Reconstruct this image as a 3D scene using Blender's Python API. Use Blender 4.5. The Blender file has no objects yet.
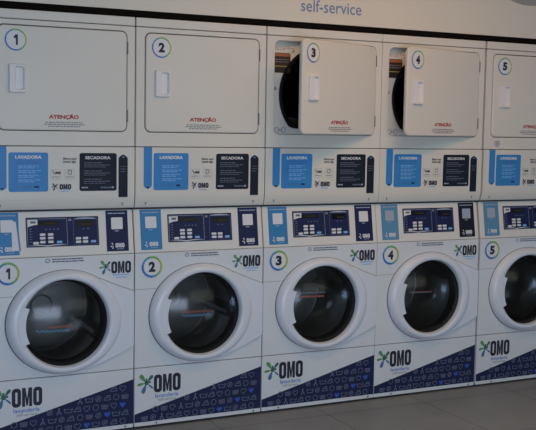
import bpy, bmesh, math, random
from mathutils import Matrix, Vector
random.seed(7)
SC = bpy.context.scene
COL = SC.collection
W = 0.683                       # one machine is 0.683 m wide
SLOT = [0.0, W, 2*W, 3*W - .003, 4*W + .005]
pi = math.pi

# ------------------------------------------------------------------ materials
def mat(name, rgb, rough=.5, metal=0., spec=.5, coat=0., bump=0., bscale=60., var=0.):
    m = bpy.data.materials.new(name); m.use_nodes = True
    nt = m.node_tree; b = nt.nodes['Principled BSDF']
    b.inputs['Base Color'].default_value = (*rgb, 1)
    b.inputs['Roughness'].default_value = rough
    b.inputs['Metallic'].default_value = metal
    b.inputs['Specular IOR Level'].default_value = spec
    b.inputs['Coat Weight'].default_value = coat
    tc = nt.nodes.new('ShaderNodeTexCoord')
    if var:
        n = nt.nodes.new('ShaderNodeTexNoise'); n.inputs['Scale'].default_value = 3.5
        n.inputs['Detail'].default_value = 5
        r = nt.nodes.new('ShaderNodeMapRange')
        r.inputs['To Min'].default_value = 1-var; r.inputs['To Max'].default_value = 1+var
        mx = nt.nodes.new('ShaderNodeVectorMath'); mx.operation = 'SCALE'
        mx.inputs[0].default_value = rgb
        nt.links.new(tc.outputs['Object'], n.inputs['Vector'])
        nt.links.new(n.outputs['Fac'], r.inputs['Value'])
        nt.links.new(r.outputs['Result'], mx.inputs['Scale'])
        nt.links.new(mx.outputs['Vector'], b.inputs['Base Color'])
    if bump:
        n = nt.nodes.new('ShaderNodeTexNoise'); n.inputs['Scale'].default_value = bscale
        bp = nt.nodes.new('ShaderNodeBump'); bp.inputs['Strength'].default_value = bump
        bp.inputs['Distance'].default_value = .002
        nt.links.new(tc.outputs['Object'], n.inputs['Vector'])
        nt.links.new(n.outputs['Fac'], bp.inputs['Height'])
        nt.links.new(bp.outputs['Normal'], b.inputs['Normal'])
    return m

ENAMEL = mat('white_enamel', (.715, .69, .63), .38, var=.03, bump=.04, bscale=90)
WENAM  = mat('white_enamel_cool_light', (.69, .715, .745), .38, var=.03, bump=.04, bscale=90)  # white enamel again, with the bluish daylight on the washers put into its colour
PANEL  = mat('white_control_panel', (.74, .72, .68), .42, var=.02)
PLAST  = mat('white_plastic', (.70, .74, .81), .28, var=.015)
GRIP   = mat('white_grip_plastic', (.77, .76, .77), .3)
BODY   = mat('shaded_cabinet_grey', (.10, .10, .10), .6)  # cabinet coloured dark to put the shade of the panel gaps into it
LBLUE  = mat('light_blue_vinyl', (.030, .235, .58), .45, var=.04)
SKY_B  = mat('sky_blue_vinyl', (.028, .215, .48), .45, var=.04)
PALE_B = mat('pale_blue_vinyl', (.10, .27, .44), .45)
NAVY   = mat('navy_vinyl', (.006, .011, .026), .55, spec=.3, var=.05)
NAVY2  = mat('royal_navy_vinyl', (.009, .016, .075), .55, spec=.3, var=.05)
GNAVY  = mat('navy_graphic_vinyl', (.010, .018, .070), .6, spec=.3, var=.08)
INK    = mat('dark_ink', (.012, .014, .035), .5)
GREYINK= mat('grey_ink', (.24, .24, .27), .5)
SOFTINK= mat('soft_grey_blue_ink', (.12, .14, .22), .5)
LINEB  = mat('light_blue_ink', (.22, .47, .85), .5)
LINEB2 = mat('dim_blue_ink', (.05, .20, .50), .5)
BLUEINK= mat('blue_ink', (.10, .22, .58), .5)
RED    = mat('red_ink', (.42, .035, .035), .5)
WHITE  = mat('white_print', (.72, .73, .75), .5)
SOFTW  = mat('soft_white_print', (.36, .42, .52), .5)
GREEN  = mat('green_print', (.10, .30, .10), .5)
DGREEN = mat('deep_green_print', (.03, .13, .09), .5)
TEALB  = mat('steel_blue_print', (.05, .16, .30), .5)
ICON   = mat('icon_grey_print', (.16, .18, .27), .5)
HEART  = mat('bright_blue_print', (.025, .09, .42), .5)
DISP   = mat('display_window', (.006, .006, .008), .15)
STEEL  = mat('brushed_steel', (.55, .55, .56), .35, metal=1.)
DRUM   = mat('drum_steel', (.30, .30, .29), .42, metal=1., bump=.6, bscale=30)
RUBBER = mat('dark_rubber', (.009, .009, .009), .8, spec=.2)
SEAMG  = mat('grey_seam', (.10, .10, .11), .7)
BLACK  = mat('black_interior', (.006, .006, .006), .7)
BROWN  = mat('lint_brown', (.035, .026, .016), .8, var=.5)
ORANGE = mat('orange_print', (.36, .13, .05), .5)
DBROWN = mat('dark_label', (.028, .020, .016), .5)
YELL   = mat('yellow_print', (.45, .32, .08), .5)
BADGE  = [mat('badge_blue', (.04, .17, .52), .5), mat('badge_sky_blue', (.08, .30, .58), .5),
          mat('badge_teal', (.10, .32, .33), .5), mat('badge_green', (.20, .42, .14), .5),
          mat('badge_lime', (.42, .48, .10), .5)]

def glass_mat(name, tint, refl=1.0):
    m = bpy.data.materials.new(name); m.use_nodes = True
    nt = m.node_tree; nt.nodes.clear()
    o = nt.nodes.new('ShaderNodeOutputMaterial')
    t = nt.nodes.new('ShaderNodeBsdfTransparent'); t.inputs[0].default_value = (*tint, 1)
    g = nt.nodes.new('ShaderNodeBsdfGlossy'); g.inputs['Roughness'].default_value = .15
    f = nt.nodes.new('ShaderNodeFresnel'); f.inputs['IOR'].default_value = 1.5
    mm = nt.nodes.new('ShaderNodeMath'); mm.operation = 'MULTIPLY'; mm.inputs[1].default_value = refl
    x = nt.nodes.new('ShaderNodeMixShader')
    nt.links.new(f.outputs[0], mm.inputs[0]); nt.links.new(mm.outputs[0], x.inputs[0])
    nt.links.new(t.outputs[0], x.inputs[1]); nt.links.new(g.outputs[0], x.inputs[2])
    nt.links.new(x.outputs[0], o.inputs['Surface'])
    return m
GLASS = glass_mat('smoked_door_glass', (.72, .74, .75), 1.0)
BOWLG = glass_mat('glass_bowl', (.78, .80, .80), .5)

# ------------------------------------------------------------------ mesh builder
class MB:
    """collects faces in machine coordinates: x to the right, y away from the viewer, z up"""
    def __init__(s, M=None): s.v = []; s.f = []; s.m = []; s.sm = []; s.mats = []; s.M = M
    def mi(s, m):
        if m not in s.mats: s.mats.append(m)
        return s.mats.index(m)
    def add(s, vs, fs, m, smooth=False):
        o = len(s.v); k = s.mi(m)
        for v in vs:
            v = Vector(v); s.v.append(s.M @ v if s.M else v)
        for f in fs: s.f.append([i+o for i in f]); s.m.append(k); s.sm.append(smooth)
    def bm(s, b, m, smooth=False):
        b.verts.ensure_lookup_table()
        for i, v in enumerate(b.verts): v.index = i
        s.add([v.co.copy() for v in b.verts], [[v.index for v in f.verts] for f in b.faces], m, smooth); b.free()
    def box(s, x0, x1, y0, y1, z0, z1, m, bev=0., seg=2):
        b = bmesh.new(); bmesh.ops.create_cube(b, size=1)
        for v in b.verts:
            v.co = Vector(((x0+x1)/2+v.co.x*(x1-x0), (y0+y1)/2+v.co.y*(y1-y0), (z0+z1)/2+v.co.z*(z1-z0)))
        if bev: bmesh.ops.bevel(b, geom=list(b.edges), offset=bev, segments=seg, affect='EDGES', profile=.5)
        s.bm(b, m)
    def plate(s, pts, y0, y1, m, bev=0., smooth=False):
        """outline pts (x,z) extruded from y0 (front) to y1 (back)"""
        b = bmesh.new()
        vs = [b.verts.new((p[0], y0, p[1])) for p in pts]
        f = b.faces.new(vs); f.normal_update()
        if f.normal.y > 0: f.normal_flip()
        if y1 > y0:
            r = bmesh.ops.extrude_face_region(b, geom=[f])
            nv = [e for e in r['geom'] if isinstance(e, bmesh.types.BMVert)]
            for v in nv: v.co.y = y1
            # the extruded copy is the back; the original face must stay as the front
            if f not in b.faces[:] or not f.is_valid:
                b.faces.new(vs)
            if bev:
                fe = [e for e in b.edges if all(abs(v.co.y-y0) < 1e-7 for v in e.verts)]
                bmesh.ops.bevel(b, geom=fe, offset=bev, segments=2, affect='EDGES', profile=.5)
        bmesh.ops.recalc_face_normals(b, faces=list(b.faces))
        s.bm(b, m, smooth)
    def loft(s, loops, m, smooth=True, cap=False, capm=None):
        n = len(loops[0]); vs = [p for l in loops for p in l]; fs = []
        for i in range(len(loops)-1):
            for j in range(n):
                k = (j+1) % n
                fs.append([i*n+j, i*n+k, (i+1)*n+k, (i+1)*n+j])
        s.add(vs, fs, m, smooth)
        if cap: s.add(loops[-1], [list(range(n))], capm or m, False)
    def stroke(s, pts, w, y, m, closed=False):
        n = len(pts); rng = range(n if closed else n-1)
        for i in rng:
            a = Vector((pts[i][0], pts[i][1])); c = Vector((pts[(i+1) % n][0], pts[(i+1) % n][1]))
            d = c-a
            if d.length < 1e-6: continue
            d.normalize(); q = Vector((-d.y, d.x))*w/2; e = d*w*.3
            a = a-e; c = c+e
            s.add([(a.x+q.x, y, a.y+q.y), (c.x+q.x, y, c.y+q.y), (c.x-q.x, y, c.y-q.y), (a.x-q.x, y, a.y-q.y)], [[0, 1, 2, 3]], m)
    def ring(s, cx, cz, r0, r1, y, mfun, n=48, y1=None):
        for i in range(n):
            a, b = 2*pi*i/n, 2*pi*(i+1)/n
            P = [(cx+r*math.cos(t), y, cz+r*math.sin(t)) for r, t in ((r0, a), (r1, a), (r1, b), (r0, b))]
            s.add(P, [[0, 1, 2, 3]], mfun(a))
    def text(s, txt, x0, x1, z0, z1, y, m, bold=0., keep=False, italic=0.):
        c = bpy.data.curves.new('lettering', 'FONT'); c.body = txt; c.size = 1; c.offset = bold
        c.resolution_u = 3; c.shear = italic
        o = bpy.data.objects.new('lettering', c); COL.objects.link(o)
        bpy.context.view_layer.update()
        dg = bpy.context.evaluated_depsgraph_get()
        me = bpy.data.meshes.new_from_object(o.evaluated_get(dg))
        vs = [v.co.copy() for v in me.vertices]; fs = [list(p.vertices) for p in me.polygons]
        bpy.data.objects.remove(o); bpy.data.curves.remove(c); bpy.data.meshes.remove(me)
        if not vs: return
        ax, bx = min(v.x for v in vs), max(v.x for v in vs); az, bz = min(v.y for v in vs), max(v.y for v in vs)
        sx = (x1-x0)/(bx-ax); sz = (z1-z0)/(bz-az)
        s.add([(x0+(v.x-ax)*sx, y, z0+(v.y-az)*sz) for v in vs], fs, m)
    def words(s, x0, x1, z, h, y, m, seed=0, gap=.004):
        """an unreadable line of small print: word-like dashes"""
        r = random.Random(seed*31+int(z*1e4)); x = x0
        while x < x1-.003:
            w = min(r.uniform(.008, .024), x1-x)
            s.add([(x, y, z), (x+w, y, z), (x+w, y, z+h), (x, y, z+h)], [[0, 1, 2, 3]], m); x += w+gap
    def build(s, name, parent=None, org=(0, 0, 0), label=None):
        me = bpy.data.meshes.new(name); org = Vector(org)
        me.from_pydata([tuple(v-org) for v in s.v], [], s.f)
        for m in s.mats: me.materials.append(m)
        for p, k, sm in zip(me.polygons, s.m, s.sm): p.material_index = k; p.use_smooth = sm
        me.update()
        o = bpy.data.objects.new(name, me); COL.objects.link(o)
        if parent: o.parent = parent
        else: o.location = org
        if label: o['label'] = label
        return o

def rr(x0, x1, z0, z1, r, n=6):
    P = []
    for cx, cz, a0 in ((x1-r, z1-r, 0), (x0+r, z1-r, pi/2), (x0+r, z0+r, pi), (x1-r, z0+r, 1.5*pi)):
        for i in range(n+1):
            a = a0+pi/2*i/n; P.append((cx+r*math.cos(a), cz+r*math.sin(a)))
    return P
def at(P, y): return [(p[0], y, p[1]) for p in P]
def ell(cx, cz, rx, rz, A): return [(cx+rx*math.cos(a), cz+rz*math.sin(a)) for a in A]
def rect_ray(cx, cz, x0, x1, z0, z1, A):
    P = []
    for a in A:
        c, s_ = math.cos(a), math.sin(a)
        t = min(((x1-cx)/c if c > 1e-9 else (x0-cx)/c if c < -1e-9 else 1e9),
                ((z1-cz)/s_ if s_ > 1e-9 else (z0-cz)/s_ if s_ < -1e-9 else 1e9))
        P.append((cx+t*c, cz+t*s_))
    return P
def angles(cx, cz, x0, x1, z0, z1, n=64):
    A = [2*pi*i/n for i in range(n)]
    for px, pz in ((x0, z0), (x1, z0), (x1, z1), (x0, z1)):
        a = math.atan2(pz-cz, px-cx) % (2*pi)
        A = [q for q in A if abs(q-a) > .03]+[a]
    return sorted(A)

# ------------------------------------------------------------------ printed marks
def badge_colour(thin):
    def f(a):
        d = math.degrees(a) % 360
        if 160 < d < 275: return BADGE[0]
        if 125 < d <= 160: return BADGE[1]
        if 100 < d <= 125 or 275 <= d < 295: return BADGE[2]
        if 40 < d <= 100 or 295 <= d < 330: return BADGE[3]
        return BADGE[4]
    return f
def number(mb, n, cx, cz, h, y, m):
    w = h*.68
    if n == 1:
        P = [(-.30, .26), (-.02, .5), (.30, .5), (.30, -.5), (.02, -.5), (.02, .20), (-.18, .08)]
        mb.plate([(cx+a*w, cz+b*h) for a, b in P], y, y, m)
    else: mb.text(str(n), cx-w/2, cx+w/2, cz-h/2, cz+h/2, y, m, bold=.055)
def badge(n, cx, cz, r, thick, h, parent, org, M=None, y=-.001):
    mb = MB(M)
    P = [(cx+(r+.0005)*math.cos(2*pi*i/48), cz+(r+.0005)*math.sin(2*pi*i/48)) for i in range(48)]
    mb.plate(P, y-.0006, y+.0006, WHITE if thick > .006 else ENAMEL)
    mb.ring(cx, cz, r-thick, r, y-.0012, badge_colour(0))
    number(mb, n, cx, cz, h, y-.0012, INK)
    mb.build('number_badge', parent, org, 'blue and green ringed number %d' % n)

def drop(mb, cx, cz, ang, r0, r1, w, y, m):
    c, s_ = math.cos(ang), math.sin(ang); P = []
    N = 14
    for i in range(N):
        t = 2*pi*i/N; u = (1-math.cos(t))/2
        L = r0+(r1-r0)*u; q = w*math.sin(t)*(u**1.3+.12)
        P.append((cx+L*c-q*s_, cz+L*s_+q*c))
    mb.plate(P, y, y, m)
def splat(mb, cx, cz, R, y, mono=None):
    R_ = math.radians
    for a, k, w, m in ((128, 1.08, .20, GREEN), (188, .95, .13, GREEN), (248, 1.10, .20, TEALB),
                       (48, .95, .15, DGREEN), (318, .9, .09, TEALB), (90, .45, .1, DGREEN), (10, .45, .1, DGREEN)):
        drop(mb, cx, cz, R_(a), 0, R*k, R*w*1.5, y, mono or m)
    P = [(cx+R*.22*math.cos(t*pi/6), cz+R*.22*math.sin(t*pi/6)) for t in range(12)]
    mb.plate(P, y-.0002, y-.0002, mono or DGREEN)
def omo(mb, x0, x1, z0, z1, y, m):
    """three heavy condensed capitals O M O"""
    w = x1-x0; h = z1-z0; ow = w*.30; st = ow*.385
    for ox in (x0, x1-ow):
        A = rr(ox, ox+ow, z0, z1, ow*.42, 5); B = rr(ox+st, ox+ow-st, z0+st*1.05, z1-st*1.05, (ow-2*st)*.45, 5)
        mb.loft([at(A, y), at(B, y)], m, smooth=False)
    mx0 = x0+ow+w*.035; mx1 = x1-ow-w*.035; mw = mx1-mx0; s_ = mw*.30
    mc = (mx0+mx1)/2
    P = [(mx0, z0), (mx0, z1), (mx0+s_*1.15, z1), (mc, z0+h*.42), (mx1-s_*1.15, z1), (mx1, z1), (mx1, z0),
         (mx1-s_, z0), (mx1-s_, z0+h*.56), (mc+s_*.28, z0+h*.05), (mc-s_*.28, z0+h*.05), (mx0+s_, z0+h*.56), (mx0+s_, z0)]
    mb.plate(P, y, y, m)

def icon(mb, kind, cx, cz, s_, y, m, w=.0030):
    h = s_/2
    if kind == 0: mb.stroke([(cx+h*.85*math.cos(2*pi*i/12), cz+h*.85*math.sin(2*pi*i/12)) for i in range(12)], w, y, m, True)
    elif kind == 1:   # heart
        P = []
        for i in range(16):
            t = 2*pi*i/16
            P.append((cx+h*.95*math.sin(t)**3, cz+h*.06*(13*math.cos(t)-5*math.cos(2*t)-2*math.cos(3*t)-math.cos(4*t))))
        if m is HEART: mb.plate(P, y, y, m)
        else: mb.stroke(P, w, y, m, True)
    elif kind == 2:   # basin
        mb.stroke([(cx-h*1.2, cz+h*.6), (cx-h*.95, cz-h*.65), (cx+h*.95, cz-h*.65), (cx+h*1.2, cz+h*.6)], w, y, m)
        mb.stroke([(cx-h*1.1, cz+h*.25), (cx-h*.4, cz+h*.5), (cx+h*.3, cz+h*.2), (cx+h*1.1, cz+h*.35)], w*.8, y, m)
    elif kind == 3:   # iron
        mb.stroke([(cx-h*1.1, cz-h*.6), (cx-h*.6, cz+h*.15), (cx+h*.7, cz+h*.2), (cx+h*1.05, cz-h*.6)], w, y, m, True)
        mb.stroke([(cx-h*.4, cz+h*.2), (cx-h*.1, cz+h*.7), (cx+h*.75, cz+h*.7), (cx+h*.8, cz+h*.1)], w, y, m)
    elif kind == 4:   # clothes peg
        mb.stroke([(cx-h*.6, cz-h*.9), (cx, cz+h*.2), (cx+h*.6, cz-h*.9)], w*1.5, y, m)
        mb.stroke([(cx, cz+h*.1), (cx, cz+h*.9)], w*2, y, m)
    elif kind == 5:   # basket
        mb.stroke([(cx-h, cz+h*.4), (cx-h*.8, cz-h*.7), (cx+h*.8, cz-h*.7), (cx+h, cz+h*.4)], w, y, m, True)
        for q in (-.4, 0, .4): mb.stroke([(cx+h*q, cz+h*.35), (cx+h*q*.8, cz-h*.65)], w*.9, y, m)
        mb.stroke([(cx-h*.85, cz-h*.1), (cx+h*.85, cz-h*.1)], w*.9, y, m)
    else:             # button
        mb.stroke([(cx+h*.8*math.cos(2*pi*i/12), cz+h*.8*math.sin(2*pi*i/12)) for i in range(12)], w, y, m, True)
        mb.stroke([(cx-h*.4, cz-h*.4), (cx+h*.4, cz+h*.4)], w*1.3, y, m)
        mb.stroke([(cx-h*.3, cz+h*.3), (cx+h*.3, cz-h*.3)], w, y, m)

# ------------------------------------------------------------------ things
def thing(name, label, cat, group, loc):
    o = bpy.data.objects.new(name, None); COL.objects.link(o); o.location = loc
    o.empty_display_size = .1
    o['label'] = label; o['category'] = cat
    if group: o['group'] = group
    return o

Z_TOP, Z_HEAD, Z_LOW, Z_SPLIT, Z_CTRL, Z_PLINTH = 1.960, 1.9175, 1.356, 1.066, .849, .289
FLOOR = -.012
G = .002                        # half of every seam
EX0, EX1 = .0025, W-.0025

def tumble_dryer(k, opening, label):
    X = SLOT[k]; org = Vector((X+W/2, .36, Z_SPLIT))
    t = thing('tumble_dryer', label, 'dryer', 'tumble dryers stacked in the top row', org)
    T = Matrix.Translation((X, 0, 0))
    def mk(): return MB(T)
    # cabinet shell behind the front panels
    b = mk()
    if opening:
        b.box(EX0+.003, EX1-.003, .50, .72, Z_SPLIT+.012, Z_TOP-.004, BODY)
        b.box(EX0+.003, EX0+.02, .022, .50, Z_SPLIT+.012, Z_TOP-.004, BODY); b.box(EX1-.02, EX1-.003, .022, .50, Z_SPLIT+.012, Z_TOP-.004, BODY)
        b.box(EX0+.02, EX1-.02, .022, .50, 1.90, Z_TOP-.004, BODY); b.box(EX0+.02, EX1-.02, .022, .50, Z_SPLIT+.012, 1.40, BODY)
    else: b.box(EX0+.003, EX1-.003, .034, .72, Z_SPLIT+.012, Z_TOP-.004, BODY, .003)
    b.build('cabinet', t, org)
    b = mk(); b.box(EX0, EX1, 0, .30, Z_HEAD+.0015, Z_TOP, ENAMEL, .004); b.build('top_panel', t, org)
    # front panel with door opening
    b = mk(); ox0, ox1, oz0, oz1, r = .0455, .6435, 1.424, 1.8935, .030
    z0, z1 = Z_LOW+.0015, Z_HEAD-.0015
    O1 = rr(EX0, EX1, z0, z1, .004); O2 = rr(EX0+.003, EX1-.003, z0+.002, z1-.002, .003)
    I1 = rr(ox0-.002, ox1+.002, oz0-.002, oz1+.002, r+.002); I2 = rr(ox0, ox1, oz0, oz1, r)
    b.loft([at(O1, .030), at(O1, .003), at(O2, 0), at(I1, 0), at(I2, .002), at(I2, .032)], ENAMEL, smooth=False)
    fp = b.build('front_panel', t, org)
    if opening:
        # bulkhead with the drum port
        b = mk(); yb = .036; cx, cz, R = .3415, 1.627, .250
        def port(dr):
            P = []
            for i in range(64):
                a = 2*pi*i/64; x = cx+(R+dr)*math.cos(a); z = cz+(R+dr)*math.sin(a)
                zf = 1.456-dr
                if z < zf+.012: z = zf+.012*math.exp((z-zf-.012)/.03)
                P.append((x, z))
            return P
        A = angles(cx, cz, ox0, ox1, oz0, oz1, 64)
        Pp = port(0)
        outer = []
        for p in Pp:
            a = math.atan2(p[1]-cz, p[0]-cx); outer.append(a)
        Q = rect_ray(cx, cz, ox0-.01, ox1+.01, oz0-.012, oz1+.01, outer)
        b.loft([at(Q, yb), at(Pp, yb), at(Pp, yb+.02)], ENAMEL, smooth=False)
        for c in ((ox0-.01, oz0-.012), (ox1+.01, oz0-.012), (ox1+.01, oz1+.01), (ox0-.01, oz1+.01)):
            i0 = min(range(64), key=lambda i: (Q[i][0]-c[0])**2+(Q[i][1]-c[1])**2)
            for i1 in ((i0+1) % 64, (i0-1) % 64):
                b.add([(c[0], yb, c[1]), (Q[i0][0], yb, Q[i0][1]), (Q[i1][0], yb, Q[i1][1])], [[0, 1, 2]], ENAMEL)
        bh = b.build('bulkhead', t, org, 'pale inner wall with the black drum port')
        b = mk(); b.loft([at(port(.004), yb-.004), at(port(-.008), yb-.008), at(port(-.020), yb+.004), at(port(-.022), yb+.05)], RUBBER)
        b.build('port_seal', bh, org)
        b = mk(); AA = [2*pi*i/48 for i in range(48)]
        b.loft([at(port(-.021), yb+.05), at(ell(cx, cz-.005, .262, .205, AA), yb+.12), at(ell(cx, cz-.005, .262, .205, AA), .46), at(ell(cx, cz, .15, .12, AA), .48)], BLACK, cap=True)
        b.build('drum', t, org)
        b = mk()                                             # lint in the bottom of the port
        b.plate([(.14, 1.470), (.20, 1.475), (.28, 1.472), (.36, 1.476), (.36, 1.500), (.30, 1.512), (.24, 1.498), (.18, 1.515), (.13, 1.50)], yb+.045, yb+.055, BROWN)
        b.build('lint_filter', bh, org)
        b = mk()                                             # warning label in the corner
        b.plate(rr(.058, .151, 1.735, 1.836, .010), yb-.0015, yb, DBROWN)
        b.plate(rr(.061, .148, 1.818, 1.834, .006), yb-.0022, yb-.0015, ORANGE)
        b.box(.062, .147, yb-.0024, yb-.0015, 1.766, 1.7705, YELL)
        b.words(.066, .140, 1.80, .004, yb-.0024, GREYINK, 3); b.words(.066, .140, 1.788, .004, yb-.0024, GREYINK, 4)
        b.words(.064, .15, 1.866, .003, yb-.0005, GREYINK, 5); b.words(.064, .17, 1.858, .003, yb-.0005, GREYINK, 6); b.words(.064, .12, 1.850, .003, yb-.0005, GREYINK, 7)
        b.stroke([(.158, 1.838), (.165, 1.847), (.172, 1.842), (.170, 1.855)], .004, yb-.0005, GREYINK)
        b.build('warning_label', bh, org, 'dark warning label with orange band and yellow line')
        b = mk(); b.ring(.066, 1.656, 0, .006, yb-.002, lambda a: STEEL, 12); b.ring(.066, 1.656, .006, .0085, yb-.001, lambda a: BODY, 12); b.build('screw', bh, org)
        b = mk()
        for q in (.080, .118): b.stroke([(q+.013*math.cos(a*pi/6), 1.447+.012*math.sin(a*pi/6)) for a in range(12)], .003, yb-.0008, GREYINK, True)
        b.stroke([(.088, 1.447), (.110, 1.447)], .004, yb-.0008, GREYINK)
        b.build('care_icon', bh, org)
    # hinges in the right hand seam
    for hz in (1.815, 1.500):
        b = mk()
        b.plate(rr(.6405, .6475, hz-.030, hz+.030, .0034), -.002, .012, GREYINK, .001)
        b.box(.6415, .6435, -.0026, 0, hz-.026, hz+.026, BODY)
        b.build('door_hinge', t, org)
    # door leaf
    th = math.radians(opening); H = Matrix.Translation((.6405, .004, 0))
    MD = T @ H @ Matrix.Rotation(th, 4, 'Z') @ H.inverted()
    b = MB(MD); dx0, dx1, dz0, dz1 = .0500, .6400, 1.4275, 1.8895
    Lf = lambda d, y, rad: at(rr(dx0+d, dx1-d, dz0+d, dz1-d, rad), y)
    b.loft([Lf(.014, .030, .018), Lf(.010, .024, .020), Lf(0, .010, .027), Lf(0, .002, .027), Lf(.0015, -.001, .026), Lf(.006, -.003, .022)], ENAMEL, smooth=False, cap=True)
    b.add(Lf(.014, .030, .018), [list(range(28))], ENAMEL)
    dr = b.build('door', t, org, 'hinged door standing ajar' if opening else None)
    b = MB(MD)
    hx0, hx1, hz0, hz1 = .094, .170, 1.592, 1.720
    Hf = lambda d, y, rad: at(rr(hx0+d, hx1-d, hz0+d, hz1-d, rad), y)
    P = lambda d, y, rad: at(rr(.121+d, .163-d, hz0+.012+d, hz1-.010-d, rad), y)
    b.loft([Hf(0, -.002, .008), Hf(.001, -.012, .008), Hf(.004, -.016, .006), P(0, -.016, .010), P(.002, -.012, .010), P(.006, -.0045, .008)], GRIP, smooth=False, cap=True)
    b.build('door_handle', dr, org, 'white recessed pull handle')
    badge(k+1, .127, 1.8255, .0485, .0068, .046, dr, org, MD, -.0035)
    b = MB(MD)
    b.text('ATENÇÃO', .273, .412, 1.4765, 1.502, -.0036, RED, bold=.05)
    for i, (a, c) in enumerate(((.258, .430), (.252, .440), (.270, .418))): b.words(a, c, 1.4615-.009*i, .0045, -.0036, GREYINK, 11+i, .003)
    b.build('warning_print', dr, org, 'red ATENÇÃO warning print')
    if k == 4:
        b = mk(); b.stroke([(.094+.017*math.cos(a*pi/8), 1.389+.015*math.sin(a*pi/8)) for a in range(16)], .0035, -.0012, BLUEINK, True)
        b.stroke([(.088, 1.382), (.100, 1.396)], .004, -.0012, GREYINK); b.stroke([(.088, 1.396), (.100, 1.382)], .004, -.0012, GREYINK)
        b.build('round_mark', fp, org, 'small round blue mark under the door')
    # instruction panel with its curled lower lip
    b = mk()
    prof = [(.030, Z_LOW-.0015), (.003, Z_LOW-.0015), (0, Z_LOW-.0045), (0, 1.130), (.001, 1.115), (.004, 1.098), (.009, 1.080), (.014, 1.070), (.016, Z_SPLIT+.001), (.030, Z_SPLIT+.001)]
    n = len(prof)
    vs = [(EX0, y, z) for y, z in prof]+[(EX1, y, z) for y, z in prof]
    b.add(vs, [[i, i+n, i+1+n, i+1] for i in range(n-1)], ENAMEL, False)
    b.add([(EX0, y, z) for y, z in prof]+[(EX1, y, z) for y, z in prof], [list(range(n)), list(range(n, 2*n))[::-1]], ENAMEL)
    ip = b.build('instruction_panel', t, org)
    for sx in (.055, .622):
        b = mk(); b.ring(sx, 1.088, 0, .0045, .004, lambda a: GREYINK, 10); b.box(sx-.0016, sx+.0016, .0035, .006, 1.080, 1.095, GREYINK); b.build('screw', ip, org)
    y = -.0012; y2 = -.0020
    def lab(name, fn, label):
        b = mk(); fn(b); b.build(name, ip, org, label)
    def f(b):      # light strip, point at the lower end
        b.plate([(.043, 1.354), (.084, 1.354), (.084, 1.172), (.078, 1.163), (.0635, 1.155), (.049, 1.163), (.043, 1.172)], y, 0, LBLUE)
        b.plate([(.055, 1.167), (.072, 1.167), (.0635, 1.159)], y2, y, NAVY)
        for i in range(4): b.words(.050, .078, 1.235-.012*i, .0035, y2, LINEB2, i+40, .003)
    lab('arrow_strip', f, 'light blue strip pointing down')
    def f(b):
        b.plate(rr(.0925, .2705, 1.1495, 1.327, .010), y, 0, LBLUE)
        b.text('LAVADORA', .122, .241, 1.298, 1.314, y2, WHITE, bold=.05)
        for i, (a, c) in enumerate(((.125, .242), (.125, .238))): b.words(a, c, 1.286-.009*i, .005, y2, LINEB2, i, .002)
        for i in range(4):
            b.words(.136, .225+.012*(i % 2), 1.264-.021*i, .004, y2, LINEB, i+5); b.words(.136, .21, 1.256-.021*i, .004, y2, LINEB, i+9)
            b.ring(.128, 1.262-.021*i, 0, .004, y2, lambda a: LINEB2, 8)
        b.words(.125, .135, 1.167, .010, y2, LINEB2, 30); b.words(.152, .195, 1.166, .010, y2, LINEB2, 31, .002)
        omo(b, .206, .228, 1.167, 1.176, y2, NAVY)
    lab('washer_instructions', f, 'light blue square of washing instructions')
    def f(b):
        b.text('Baixe aqui', .340, .400, 1.292, 1.305, y2, INK, bold=.02)
        b.text('nosso app', .340, .398, 1.277, 1.289, y2, INK, bold=.02)
    lab('small_print', f, 'two lines of small dark print')
    for q in (0, 1):
        def f(b):
            cx_ = (.305, .370)[q]
            b.stroke(rr(cx_-.022, cx_+.022, 1.205, 1.250, .005, 2), .0012, y2, SOFTW, True)
            b.words(cx_-.016, cx_+.016, 1.214, .0035, y2, GREYINK, int(cx_*99), .002)
            if q == 0:
                for i in range(3): b.stroke([(.290+.004*i, 1.245-.008*i), (.297+.002*i, 1.236-.004*i)], .003, y2, SOFTINK)
                omo(b, .303, .327, 1.229, 1.240, y2, INK)
            else: b.stroke(rr(.362, .378, 1.228, 1.246, .004, 2), .003, y2, GREYINK, True)
        lab('step_icon', f, None)
    def f(b):
        splat(b, .302, 1.172, .017, y2, INK); omo(b, .322, .376, 1.158, 1.183, y2, INK)
        b.words(.325, .365, 1.148, .004, y2, LINEB, 8, .002)
    lab('brand_logo', f, 'small dark OMO logo')
    def f(b):
        b.plate(rr(.4155, .5925, 1.150, 1.3255, .010), y, 0, NAVY)
        b.text('SECADORA', .442, .562, 1.297, 1.311, y2, WHITE, bold=.03)
        for i in range(3):
            z = 1.279-.038*i
            b.words(.437, .52, z, .003, y2, ICON, i+60, .003); b.words(.437, .56, z-.010, .003, y2, ICON, i+63, .003); b.words(.437, .54, z-.019, .003, y2, SOFTINK, i+66, .003)
        b.words(.425, .455, 1.163, .006, y2, SOFTW, 70, .002); b.words(.515, .58, 1.162, .007, y2, SOFTINK, 71, .002)
        b.ring(.573, 1.166, 0, .005, y2-.0002, lambda a: SOFTW, 10)
    lab('dryer_instructions', f, 'navy square of drying instructions')
    def f(b):      # dark strip, point at the upper end
        b.plate([(.6020, 1.119), (.6465, 1.119), (.6465, 1.302), (.640, 1.311), (.6243, 1.320), (.6085, 1.311), (.6020, 1.302)], y, 0, NAVY)
        b.plate([(.615, 1.304), (.633, 1.304), (.6243, 1.313)], y2, y, LINEB2)
        for i in range(3): b.words(.611, .638, 1.262-.012*i, .003, y2, SOFTINK, i+80, .003)
    lab('arrow_strip', f, 'navy strip pointing up')
    return t

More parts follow.
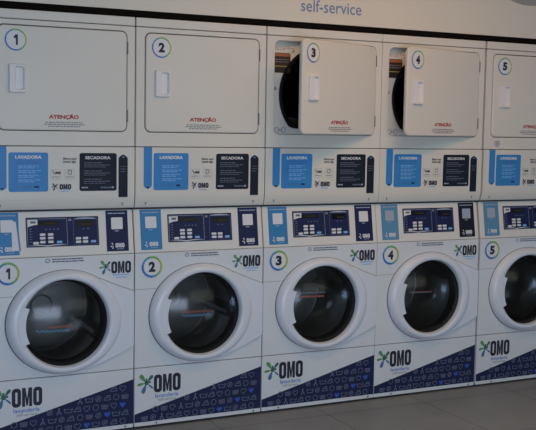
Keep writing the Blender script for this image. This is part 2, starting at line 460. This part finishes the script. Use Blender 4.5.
def dome(r): return -.010-(math.sqrt(.54**2-r*r)-math.sqrt(.54**2-.202**2))
TILT = math.atan2(.034, .212)
def washing_machine(k, label):
    X = SLOT[k]; org = Vector((X+W/2, .36, FLOOR))
    t = thing('washing_machine', label, 'washing machine', 'front loading washers in the bottom row', org)
    T = Matrix.Translation((X, 0, 0))
    def mk(M=T): return MB(M)
    cx, cz = .3455, .5395
    # cabinet: shell with open front so that the drum can be seen
    b = mk()
    b.box(EX0+.003, EX1-.003, .50, .72, .03, Z_SPLIT+.008, BODY)
    b.box(EX0+.003, EX0+.02, .032, .50, .03, Z_CTRL, BODY); b.box(EX1-.02, EX1-.003, .032, .50, .03, Z_CTRL, BODY)
    b.box(EX0+.003, EX1-.003, .062, .50, Z_CTRL, Z_SPLIT+.008, BODY)
    b.box(EX0+.02, EX1-.02, .022, .50, .03, .27, BODY)
    b.build('cabinet', t, org)
    for fx, fy in ((.06, .06), (.62, .06), (.06, .66), (.62, .66)):
        b = mk(); AA = [2*pi*i/12 for i in range(12)]
        def c_(r, z): return [(fx+r*math.cos(a), fy+r*math.sin(a), z) for a in AA]
        b.loft([c_(.020, FLOOR), c_(.022, FLOOR+.006), c_(.012, FLOOR+.012), c_(.012, .045)], RUBBER)
        b.add(c_(.020, FLOOR), [list(range(12))], RUBBER); b.build('foot', t, org)
    # lower panel
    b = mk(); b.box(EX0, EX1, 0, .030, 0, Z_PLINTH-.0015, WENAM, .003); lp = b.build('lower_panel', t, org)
    for sx in (.115, .640) if k != 2 else (.100, .645):
        b = mk(); b.ring(sx, .010, 0, .005, -.0012, lambda a: BODY, 10); b.build('screw', lp, org)
    b = mk(); zl, zr = .062, .238
    b.plate([(EX0+.001, .021), (EX1-.001, .021), (EX1-.001, zr), (EX0+.001, zl)], -.0012, 0, GNAVY)
    kinds = [0, 5, 6, 4, 2, 3, 1, 0, 5, 1, 4, 2, 6, 3]
    pitch = .0440
    for rrow in range(7):
        for c in range(18):
            ix = .010+c*pitch+(rrow % 2)*.012; iz = .040+rrow*.0400
            line = zl+(zr-zl)*ix/W
            if ix > W-.016 or ix < .016 or iz > line-.004: continue
            kd = kinds[(c+rrow*5) % len(kinds)]
            hot = (c*3+rrow*7) % 13 == 4
            icon(b, 1 if hot and kd != 0 else kd, ix, iz, .032, -.0018, HEART if hot else ICON)
            if hot and kd == 0: b.ring(ix, iz, 0, .011, -.0018, lambda a: HEART, 12)
    b.build('laundry_icon_graphic', lp, org, 'navy wedge graphic with small laundry icons')
    b = mk(); splat(b, .0635, .213, .050, -.0014)
    omo(b, .101, .240, .161, .249, -.0012, INK)
    b.text('lavanderia', .108, .228, .135, .155, -.0012, BLUEINK, bold=.01)
    b.text('self-service', .122, .216, .118, .131, -.0012, GREYINK)
    b.build('brand_logo', lp, org, 'OMO lavanderia self-service logo')
    # front panel with round opening
    b = mk(); x0, x1, z0, z1 = EX0, EX1, Z_PLINTH+.0015, Z_CTRL-.0015
    A = angles(cx, cz, x0, x1, z0, z1, 72)
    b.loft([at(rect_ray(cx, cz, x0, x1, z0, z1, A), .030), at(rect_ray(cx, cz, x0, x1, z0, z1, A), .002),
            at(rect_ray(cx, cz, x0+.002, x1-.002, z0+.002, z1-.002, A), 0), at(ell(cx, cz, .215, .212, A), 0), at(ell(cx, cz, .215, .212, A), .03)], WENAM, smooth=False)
    fp = b.build('front_panel', t, org)
    b = mk(); b.box(.004, .110, -.0007, 0, .6730, .6748, GREYINK); b.build('panel_seam', fp, org)
    badge(k+1, .087, .7805, .0525, .0110, .050, fp, org, T)
    b = mk()
    b.words(.288, .432, .834, .0055, -.0012, SOFTINK, k+3, .002); b.build('small_print', fp, org, 'upper line of small print')
    b = mk(); b.words(.288, .436, .823, .0055, -.0012, SOFTINK, k+4, .002); b.build('small_print', fp, org, 'lower line of small print'); b = mk()
    b.stroke([(.267+.009*math.cos(a*pi/5), .832+.009*math.sin(a*pi/5)) for a in range(10)], .004, -.0012, SOFTW, True); b.build('care_icon', fp, org)
    b = mk(); splat(b, .541, .791, .034, -.0014); omo(b, .568, .665, .758, .815, -.0012, INK)
    b.words(.575, .655, .748, .005, -.0012, LINEB, 3, .001); b.words(.590, .645, .736, .004, -.0012, LINEB, 4, .001)
    b.build('brand_logo', fp, org, 'small OMO logo')
    # control panel, leaning back
    MT = T @ Matrix.Translation((0, 0, Z_CTRL)) @ Matrix.Rotation(-TILT, 4, 'X') @ Matrix.Translation((0, 0, -Z_CTRL))
    b = mk(MT); b.box(EX0, EX1, 0, .026, Z_CTRL+.001, 1.0605, PANEL, .004); cp = b.build('control_panel', t, org)
    y = -.0014; y2 = -.0022
    def sticker(x0, x1, m, name, label, faded=False):
        b = mk(MT)
        b.plate([(x0, .863), (x1, .863), (x1, 1.056), (x0, 1.056)], y, 0, m)
        b.words(x0+.010, x1-.010, 1.040, .005, y2, SOFTW, k+50, .002)
        xc = (x0+x1)/2
        b.plate(rr(xc-.028, xc+.028, .967, 1.023, .004, 3), y2, y, SOFTW if faded else WHITE)
        b.words(xc-.012, xc+.012, .957, .004, y2, SOFTW, 5, .002)
        for i, a in enumerate((125, 200, 250)): drop(b, x0+.033, .890, math.radians(a), .002, .016, .004, y2, WHITE)
        omo(b, x0+.042, x0+.086, .880, .901, y2, WHITE)
        b.words(x0+.048, x0+.082, .872, .003, y2, SOFTW, 9, .002)
        b.build(name, cp, org, label)
    lm = PALE_B if k in (3, 4) else SKY_B
    sticker(.034, .141, lm, 'washer_sticker', 'sky blue upright sticker', k in (3, 4))
    sticker(.548, .655, NAVY2 if k != 3 else NAVY, 'dryer_sticker', 'navy upright sticker', k == 3)
    if k == 0:
        b = mk(MT); b.plate([(.108, 1.018), (.128, 1.014), (.140, .882), (.108, .884)], y2-.0006, y2, WHITE)  # four-sided white patch with a blue strip beside it
        b.plate([(.130, 1.03), (.135, 1.03), (.147, .880), (.141, .880)], y2-.0010, y2-.0006, LBLUE)
        b.build('white_quadrilateral', cp, org, 'white quadrilateral on the blue sticker')
    # module with both displays
    b = mk(MT); b.plate(rr(.173, .512, .8955, 1.0315, .002, 2), y, 0, NAVY2)
    b.stroke(rr(.179, .362, .902, 1.024, .003, 2), .0016, y2, SOFTW, True)
    b.stroke(rr(.392, .506, .902, 1.020, .003, 2), .0014, y2, ICON, True)
    b.plate([(.181, 1.021), (.226, 1.021), (.226, .998), (.205, .996), (.181, .988)], y2-.0003, y2, WHITE)
    omo(b, .193, .218, 1.004, 1.015, y2-.0005, NAVY)
    b.plate([(.392, 1.020), (.410, 1.025), (.448, 1.028), (.486, 1.025), (.506, 1.020)], y2-.0003, y2, SOFTW)
    b.plate([(.182, .9065), (.24, .902), (.27, .8975), (.30, .902), (.36, .9065), (.30, .9055), (.27, .9015), (.24, .9055)], y2-.0004, y2, WHITE)
    for i in range(6): b.words(.188, .200, .978-.012*i, .003, y2, ICON, i, .002)
    for i in range(4): b.words(.262+.018*i, .268+.018*i, .973, .005, y2, ICON, i)
    for i in range(2): b.words(.436+.022*i, .442+.022*i, .972, .005, y2, ICON, i)
    b.words(.370, .386, 1.012, .010, y2, GREYINK, 3); 
    cm = b.build('display_module', cp, org, 'navy control module with two displays')
    for dx0, dx1, dz0, dz1 in ((.228, .325, .994, 1.013), (.408, .490, .985, 1.012)):
        b = mk(MT); b.plate(rr(dx0, dx1, dz0, dz1, .002, 2), y2-.0008, y2, DISP)
        b.words(dx0+.028, dx1-.010, dz0+.006, .007, y2-.001, BROWN, 3, .002); b.build('display_window', cm, org)
    btn = [(.239, .952, 0), (.239, .936, 0), (.239, .918, 0), (.276, .952, 0), (.276, .936, 0), (.276, .918, 0), (.208, .914, 0), (.316, .916, 1),
           (.413, .930, 0), (.413, .914, 0), (.446, .930, 0), (.446, .914, 0), (.484, .914, 1)]
    for bx, bz, blue in btn:
        bx += .008 if bx < .4 else 0
        b = mk(MT); b.plate(rr(bx-.0125, bx+.0125, bz-.0058, bz+.0058, .003, 3), y2-.0035, y2+.0008, LINEB if blue else WHITE, .001)
        b.build('push_button', cp, org, 'light blue push button' if blue else None)
    # drum and seal
    AA = [2*pi*i/72 for i in range(72)]
    b = mk(); b.loft([at(ell(cx, cz, .212, .210, AA), .012), at(ell(cx, cz, .195, .195, AA), .030), at(ell(cx, cz, .185, .185, AA), .055), at(ell(cx, cz, .20, .20, AA), .08)], RUBBER)
    b.build('door_seal', t, org)
    b = mk(); b.loft([at(ell(cx, cz, .20, .20, AA), .08), at(ell(cx, cz, .235, .235, AA), .10), at(ell(cx, cz, .235, .235, AA), .46)]+[at(ell(cx, cz, .225-.0125*q, .225-.0125*q, AA), .462-.010*(q % 2)) for q in range(15)], DRUM, cap=True)
    for q in range(3):       # lifters
        a = math.radians(95+120*q+17*k); R0, R1 = .236, .185
        P = [(cx+r*math.cos(a+d), cz+r*math.sin(a+d)) for r, d in ((R0, -.16), (R1, -.05), (R1, .05), (R0, .16))]
        b.plate(P, .11, .45, DRUM)
    dm = b.build('drum', t, org)
    # door frame
    b = mk()
    oc, oz_ = .347, .5425
    b.loft([at(ell(oc, oz_, .272, .2435, AA), .000), at(ell(oc, oz_, .2715, .243, AA), -.007), at(ell(oc, oz_, .266, .238, AA), -.020),
            at(ell(oc+.001, oz_-.001, .255, .230, AA), -.031), at(ell(cx, cz, .238, .224, AA), -.036), at(ell(cx, cz, .217, .213, AA), -.037),
            at(ell(cx, cz, .209, .208, AA), -.034), at(ell(cx, cz, .204, .205, AA), -.026), at(ell(cx, cz, .200, .202, AA), -.008)], PLAST)
    arc = [(cx+.240*math.cos(math.radians(a)), cz+.228*math.sin(math.radians(a))) for a in range(-76, 77, 8)]
    Wp = arc[::1]+[(.417, .7615), (.475, .750), (.532, .728), (.600, .698), (.676, .670), (.678, .666), (.678, .410), (.674, .403), (.600, .368), (.510, .333), (.45, .313)]
    # order the outline: lower tangent -> right edge -> upper tangent -> arc back down
    low = [(.45, .313), (.510, .333), (.600, .368), (.674, .403), (.678, .410)]
    up = [(.678, .666), (.676, .670), (.600, .698), (.532, .728), (.475, .750), (.417, .7640)]
    b.plate(low+up+arc[::-1], -.014, .001, PLAST, .003)
    df = b.build('door', t, org, 'white door with a flared right side')
    b = mk()
    b.loft([at(ell(oc, oz_, .262, .235, AA), -.0006), at(ell(oc-.001, oz_, .2755, .2455, AA), -.0006)], SEAMG, smooth=False)  # shade in the groove around the door, drawn as dark lines
    b.stroke([(.417, .7655), (.475, .753), (.532, .731), (.600, .701), (.6765, .672), (.6800, .666), (.6800, .410), (.676, .401), (.600, .365), (.510, .330), (.45, .310)], .0025, -.0008, GREYINK)
    b.build('door_groove_shade', df, org, 'thin dark groove shade around the door')
    b = mk(); a0 = [math.radians(180-25+50*i/24) for i in range(25)]
    o_ = [(cx+.222*math.cos(a), cz+.216*math.sin(a)) for a in a0]
    i_ = [(cx+.1865*math.cos(a), cz+.1865*math.sin(a)) for i, a in enumerate(a0)]
    b.plate(o_+i_[::-1], -.0385, -.024, PLAST, .0015)
    b.build('door_handle', df, org, 'white grip plate over the left edge of the glass')
    b = mk(); L = []
    for q in range(13):
        r = .202*(1-q/13); L.append(at(ell(cx, cz, r, r, AA), dome(r)))
    b.loft(L, GLASS, cap=True); gl = b.build('door_glass', df, org, 'smoked round glass')
    b = mk(); L = []
    for r, yy in ((.186, .004), (.182, .03), (.170, .07), (.150, .105), (.120, .125), (.06, .133), (.02, .134)): L.append(at(ell(cx, cz, r, r, AA), yy))
    b.loft(L, BOWLG, cap=True); b.build('glass_bowl', df, org)
    if k < 4:               # print on the glass
        rd = bpy.data.materials.get('faded_red_print') or mat('faded_red_print', (.26, .07, .05), .5)
        b = mk(); yy = -.001
        RX = ((.253, .362, .531), (.222, .376, .556), (.195, .330, .590), (.20, .33, .58))[k]
        BX = ((.205, .354, .513), (.232, .376, .538), (.202, .340, .610), (.20, .33, .572))[k]
        if k < 2:
            b.stroke([(RX[0]+(RX[1]-RX[0])*i/34, RX[2]+.005*math.sin(i*1.9)) for i in range(35)], .004, yy, rd)
            b.stroke([(BX[0]+(BX[1]-BX[0])*i/34, BX[2]+.005*math.sin(i*1.3)) for i in range(35)], .0035, yy, PALE_B)
        else:
            b.words(RX[0], RX[1], RX[2]-.004, .009 if k == 2 else .003, yy, rd, 4, .003)
            b.words(BX[0], BX[1], BX[2]-.002, .004, yy, SOFTINK, 8, .002)
        for v in b.v:
            v.y += dome(math.hypot(v.x-X-cx, v.z-cz))
        b.build('glass_print', df, org, 'faded red and blue print on the glass')
    return t

for i, (lab) in enumerate((
    'white tumble dryer numbered 1 with closed door, at the left end of top row',
    'white tumble dryer numbered 2 with closed door, stacked on washer 2',
    'white tumble dryer numbered 3, door ajar the widest, in middle of row',
    'white tumble dryer numbered 4 with door slightly ajar, stacked on washer 4',
    'white tumble dryer numbered 5 with closed door, cut by the right edge')):
    tumble_dryer(i, (0, 0, 20.8, 13.4, 0)[i], lab)
for i, (lab) in enumerate((
    'white front loading washing machine numbered 1, blue sticker with white quadrilateral, far left',
    'white front loading washing machine numbered 2 below the closed dryer 2',
    'white front loading washing machine numbered 3 below the widest open dryer',
    'white front loading washing machine numbered 4 with pale blue sticker below dryer 4',
    'white front loading washing machine numbered 5 at right end, cut by the photo edge')):
    washing_machine(i, lab)

# ------------------------------------------------------------------ the setting
def struct(o): o['kind'] = 'structure'; return o
RX0, RX1, RY0, RY1, RZ = -2.6, 6.2, -6.6, .80, 2.75

def floor_mat():
    m = mat('grey_floor_tiles', (.17, .165, .155), .45); nt = m.node_tree; b = nt.nodes['Principled BSDF']
    tc = nt.nodes.new('ShaderNodeTexCoord'); mp = nt.nodes.new('ShaderNodeMapping')
    mp.inputs['Location'].default_value = (-(1.68 % .6), .15, 0)
    br = nt.nodes.new('ShaderNodeTexBrick'); br.offset = 0; br.inputs['Scale'].default_value = 1
    br.inputs['Brick Width'].default_value = .6; br.inputs['Row Height'].default_value = .6
    br.inputs['Mortar Size'].default_value = .0028; br.inputs['Mortar Smooth'].default_value = .3
    br.inputs['Color1'].default_value = (.265, .275, .285, 1); br.inputs['Color2'].default_value = (.245, .255, .265, 1)
    br.inputs['Mortar'].default_value = (.095, .095, .095, 1)
    n = nt.nodes.new('ShaderNodeTexNoise'); n.inputs['Scale'].default_value = 5; n.inputs['Detail'].default_value = 8
    r = nt.nodes.new('ShaderNodeMapRange'); r.inputs['To Min'].default_value = .86; r.inputs['To Max'].default_value = 1.14
    s_ = nt.nodes.new('ShaderNodeVectorMath'); s_.operation = 'SCALE'
    L = nt.links.new
    L(tc.outputs['Object'], mp.inputs['Vector']); L(mp.outputs['Vector'], br.inputs['Vector']); L(tc.outputs['Object'], n.inputs['Vector'])
    L(n.outputs['Fac'], r.inputs['Value']); L(br.outputs['Color'], s_.inputs[0]); L(r.outputs['Result'], s_.inputs['Scale'])
    L(s_.outputs['Vector'], b.inputs['Base Color'])
    bp = nt.nodes.new('ShaderNodeBump'); bp.inputs['Strength'].default_value = .4; bp.inputs['Distance'].default_value = .002; bp.invert = True
    L(br.outputs['Fac'], bp.inputs['Height']); L(bp.outputs['Normal'], b.inputs['Normal'])
    return m
FL = floor_mat()
WALLC = mat('cream_wall_paint', (.72, .69, .60), .55, bump=.05, bscale=40, var=.02)
CEILC = mat('ceiling_paint', (.70, .69, .66), .8)
SIDEC = mat('side_wall_paint', (.45, .44, .42), .8)
DARKT = mat('black_trim', (.005, .004, .003), .9, spec=.1)
FRAME = mat('dark_window_frame', (.05, .05, .05), .4)

b = MB(); b.box(RX0-.1, RX1+.1, RY0-.1, RY1+.1, FLOOR-.1, FLOOR, FL); struct(b.build('floor'))
b = MB(); b.box(RX0-.1, RX1+.1, RY0-.1, RY1+.1, RZ, RZ+.1, CEILC); struct(b.build('ceiling'))
b = MB(); b.box(RX0-.1, RX0, RY0, RY1, FLOOR, RZ, SIDEC); struct(b.build('wall_left'))
b = MB()
for y0, y1, z0, z1 in ((RY0, -3.6, FLOOR, RZ), (-2.6, RY1, FLOOR, RZ), (-3.6, -2.6, FLOOR, .06), (-3.6, -2.6, .70, RZ)): b.box(RX1, RX1+.1, y0, y1, z0, z1, SIDEC)
struct(b.build('wall_right'))
b = MB(); b.box(RX1-.02, RX1+.06, -3.6, -2.6, .06, .10, FRAME); b.box(RX1-.02, RX1+.06, -3.6, -2.6, .66, .70, FRAME)  # added low opening, there for the bluish reflection in the washer glass
for y in (-3.6, -2.64): b.box(RX1-.02, RX1+.06, y, y+.04, .10, .66, FRAME)
struct(b.build('window_3'))
b = MB()
b.box(RX0, RX1, .745, RY1, FLOOR, 1.992, SIDEC)
b.box(RX0, RX1, .0, RY1, 1.992, RZ, WALLC); wb = struct(b.build('wall_back'))
b = MB(); b.text('self-service', 1.553, 1.909, 2.046, 2.108, -.0012, mat('slate_blue_letter', (.15, .25, .42), .5), bold=.004)
b.build('wall_lettering', wb, (0, 0, 0), 'blue self-service lettering')
b = MB(); b.plate([(3.02+.42*math.cos(2*pi*i/64), 2.595+.42*math.sin(2*pi*i/64) if 2.595+.42*math.sin(2*pi*i/64) < RZ else RZ-.001) for i in range(64)], -.0015, 0, mat('grey_disc_tone', (.34, .34, .33), .5))  # flat grey disc on the wall, cut off at the ceiling
b.build('grey_disc', wb, (0, 0, 0), 'grey disc at the upper right')
b = MB(); b.box(RX0, RX1, -.004, .10, 1.9635, 1.992, DARKT, .003); struct(b.build('trim_1'))
# street front with two glazed openings
b = MB()
for x0, x1, z0, z1 in ((RX0, -2.2, FLOOR, RZ), (1.2, 1.7, FLOOR, RZ), (5.4, RX1, FLOOR, RZ), (-2.2, 1.2, 2.45, RZ), (1.7, 5.4, 2.45, RZ), (1.7, 5.4, FLOOR, .9)):
    b.box(x0, x1, RY0-.1, RY0, z0, z1, SIDEC)
struct(b.build('wall_front'))
for i, (x0, x1, z0, z1) in enumerate(((-2.2, 1.2, FLOOR, 2.45), (1.7, 5.4, .9, 2.45))):
    b = MB()
    for a in range(4):
        xx = x0+(x1-x0)*a/3; b.box(max(x0, xx-.03), min(x1, xx+.03), RY0-.06, RY0+.02, z0, z1, FRAME)
    b.box(x0, x1, RY0-.06, RY0+.02, z1-.06, z1, FRAME); b.box(x0, x1, RY0-.06, RY0+.02, z0, z0+.06, FRAME)
    struct(b.build('window_%d' % (i+1)))

def area(name, loc, tgt, sx, sy, power, col):
    l = bpy.data.lights.new(name, 'AREA'); l.shape = 'RECTANGLE'; l.size = sx; l.size_y = sy; l.energy = power; l.color = col
    o = bpy.data.objects.new(name, l); COL.objects.link(o); o.location = loc
    d = Vector(tgt)-Vector(loc); o.rotation_euler = d.to_track_quat('-Z', 'Y').to_euler(); return o
area('daylight_left', (-.5, RY0-.12, .75), (-.5, 0, .75), 3.3, 1.4, 128, (.62, .74, .97))
area('daylight_right', (3.5, RY0-.12, 1.7), (3.5, 0, 1.7), 3.6, 1.5, 16, (.95, .95, .80))
area('glass_reflection_light', (RX1+.12, -3.1, .38), (0, -3.1, .38), .9, .6, 11, (.45, .68, 1.0))  # added light that makes the bluish patch reflected in the door glass
area('ceiling_lamp', (1.95, -1.25, RZ-.03), (1.95, -1.25, 0), 1.3, .15, 14.5, (1.0, .45, .14))
area('ceiling_lamp', (1.6, -2.2, RZ-.03), (1.6, -2.2, 0), 1.2, .15, 12, (.50, .88, .80))
w = bpy.data.worlds.new('daylight'); SC.world = w; w.use_nodes = True
bg = w.node_tree.nodes['Background']; bg.inputs[0].default_value = (.66, .74, .82, 1); bg.inputs[1].default_value = .10

# ------------------------------------------------------------------ camera
f, cxm, cym, czm, ya, pb, rc = 978.097, -.792622, -4.430888, 1.451367, .457324, -.0879092, .0171557
right = Vector((math.cos(ya), -math.sin(ya), 0)); fwd = Vector((math.sin(ya)*math.cos(pb), math.cos(ya)*math.cos(pb), math.sin(pb)))
up = right.cross(fwd)
r2 = right*math.cos(rc)+up*math.sin(rc); u2 = up*math.cos(rc)-right*math.sin(rc)
cam = bpy.data.cameras.new('camera'); co = bpy.data.objects.new('camera', cam); COL.objects.link(co)
co.matrix_world = Matrix(((r2.x, u2.x, -fwd.x, cxm), (r2.y, u2.y, -fwd.y, cym), (r2.z, u2.z, -fwd.z, czm), (0, 0, 0, 1)))
cam.sensor_width = 36; cam.lens = f/536*36; cam.clip_start = .05
SC.camera = co
vs = SC.view_settings; vs.view_transform = 'Standard'; vs.look = 'None'; vs.gamma = 1; vs.exposure = 0; vs.use_curve_mapping = False
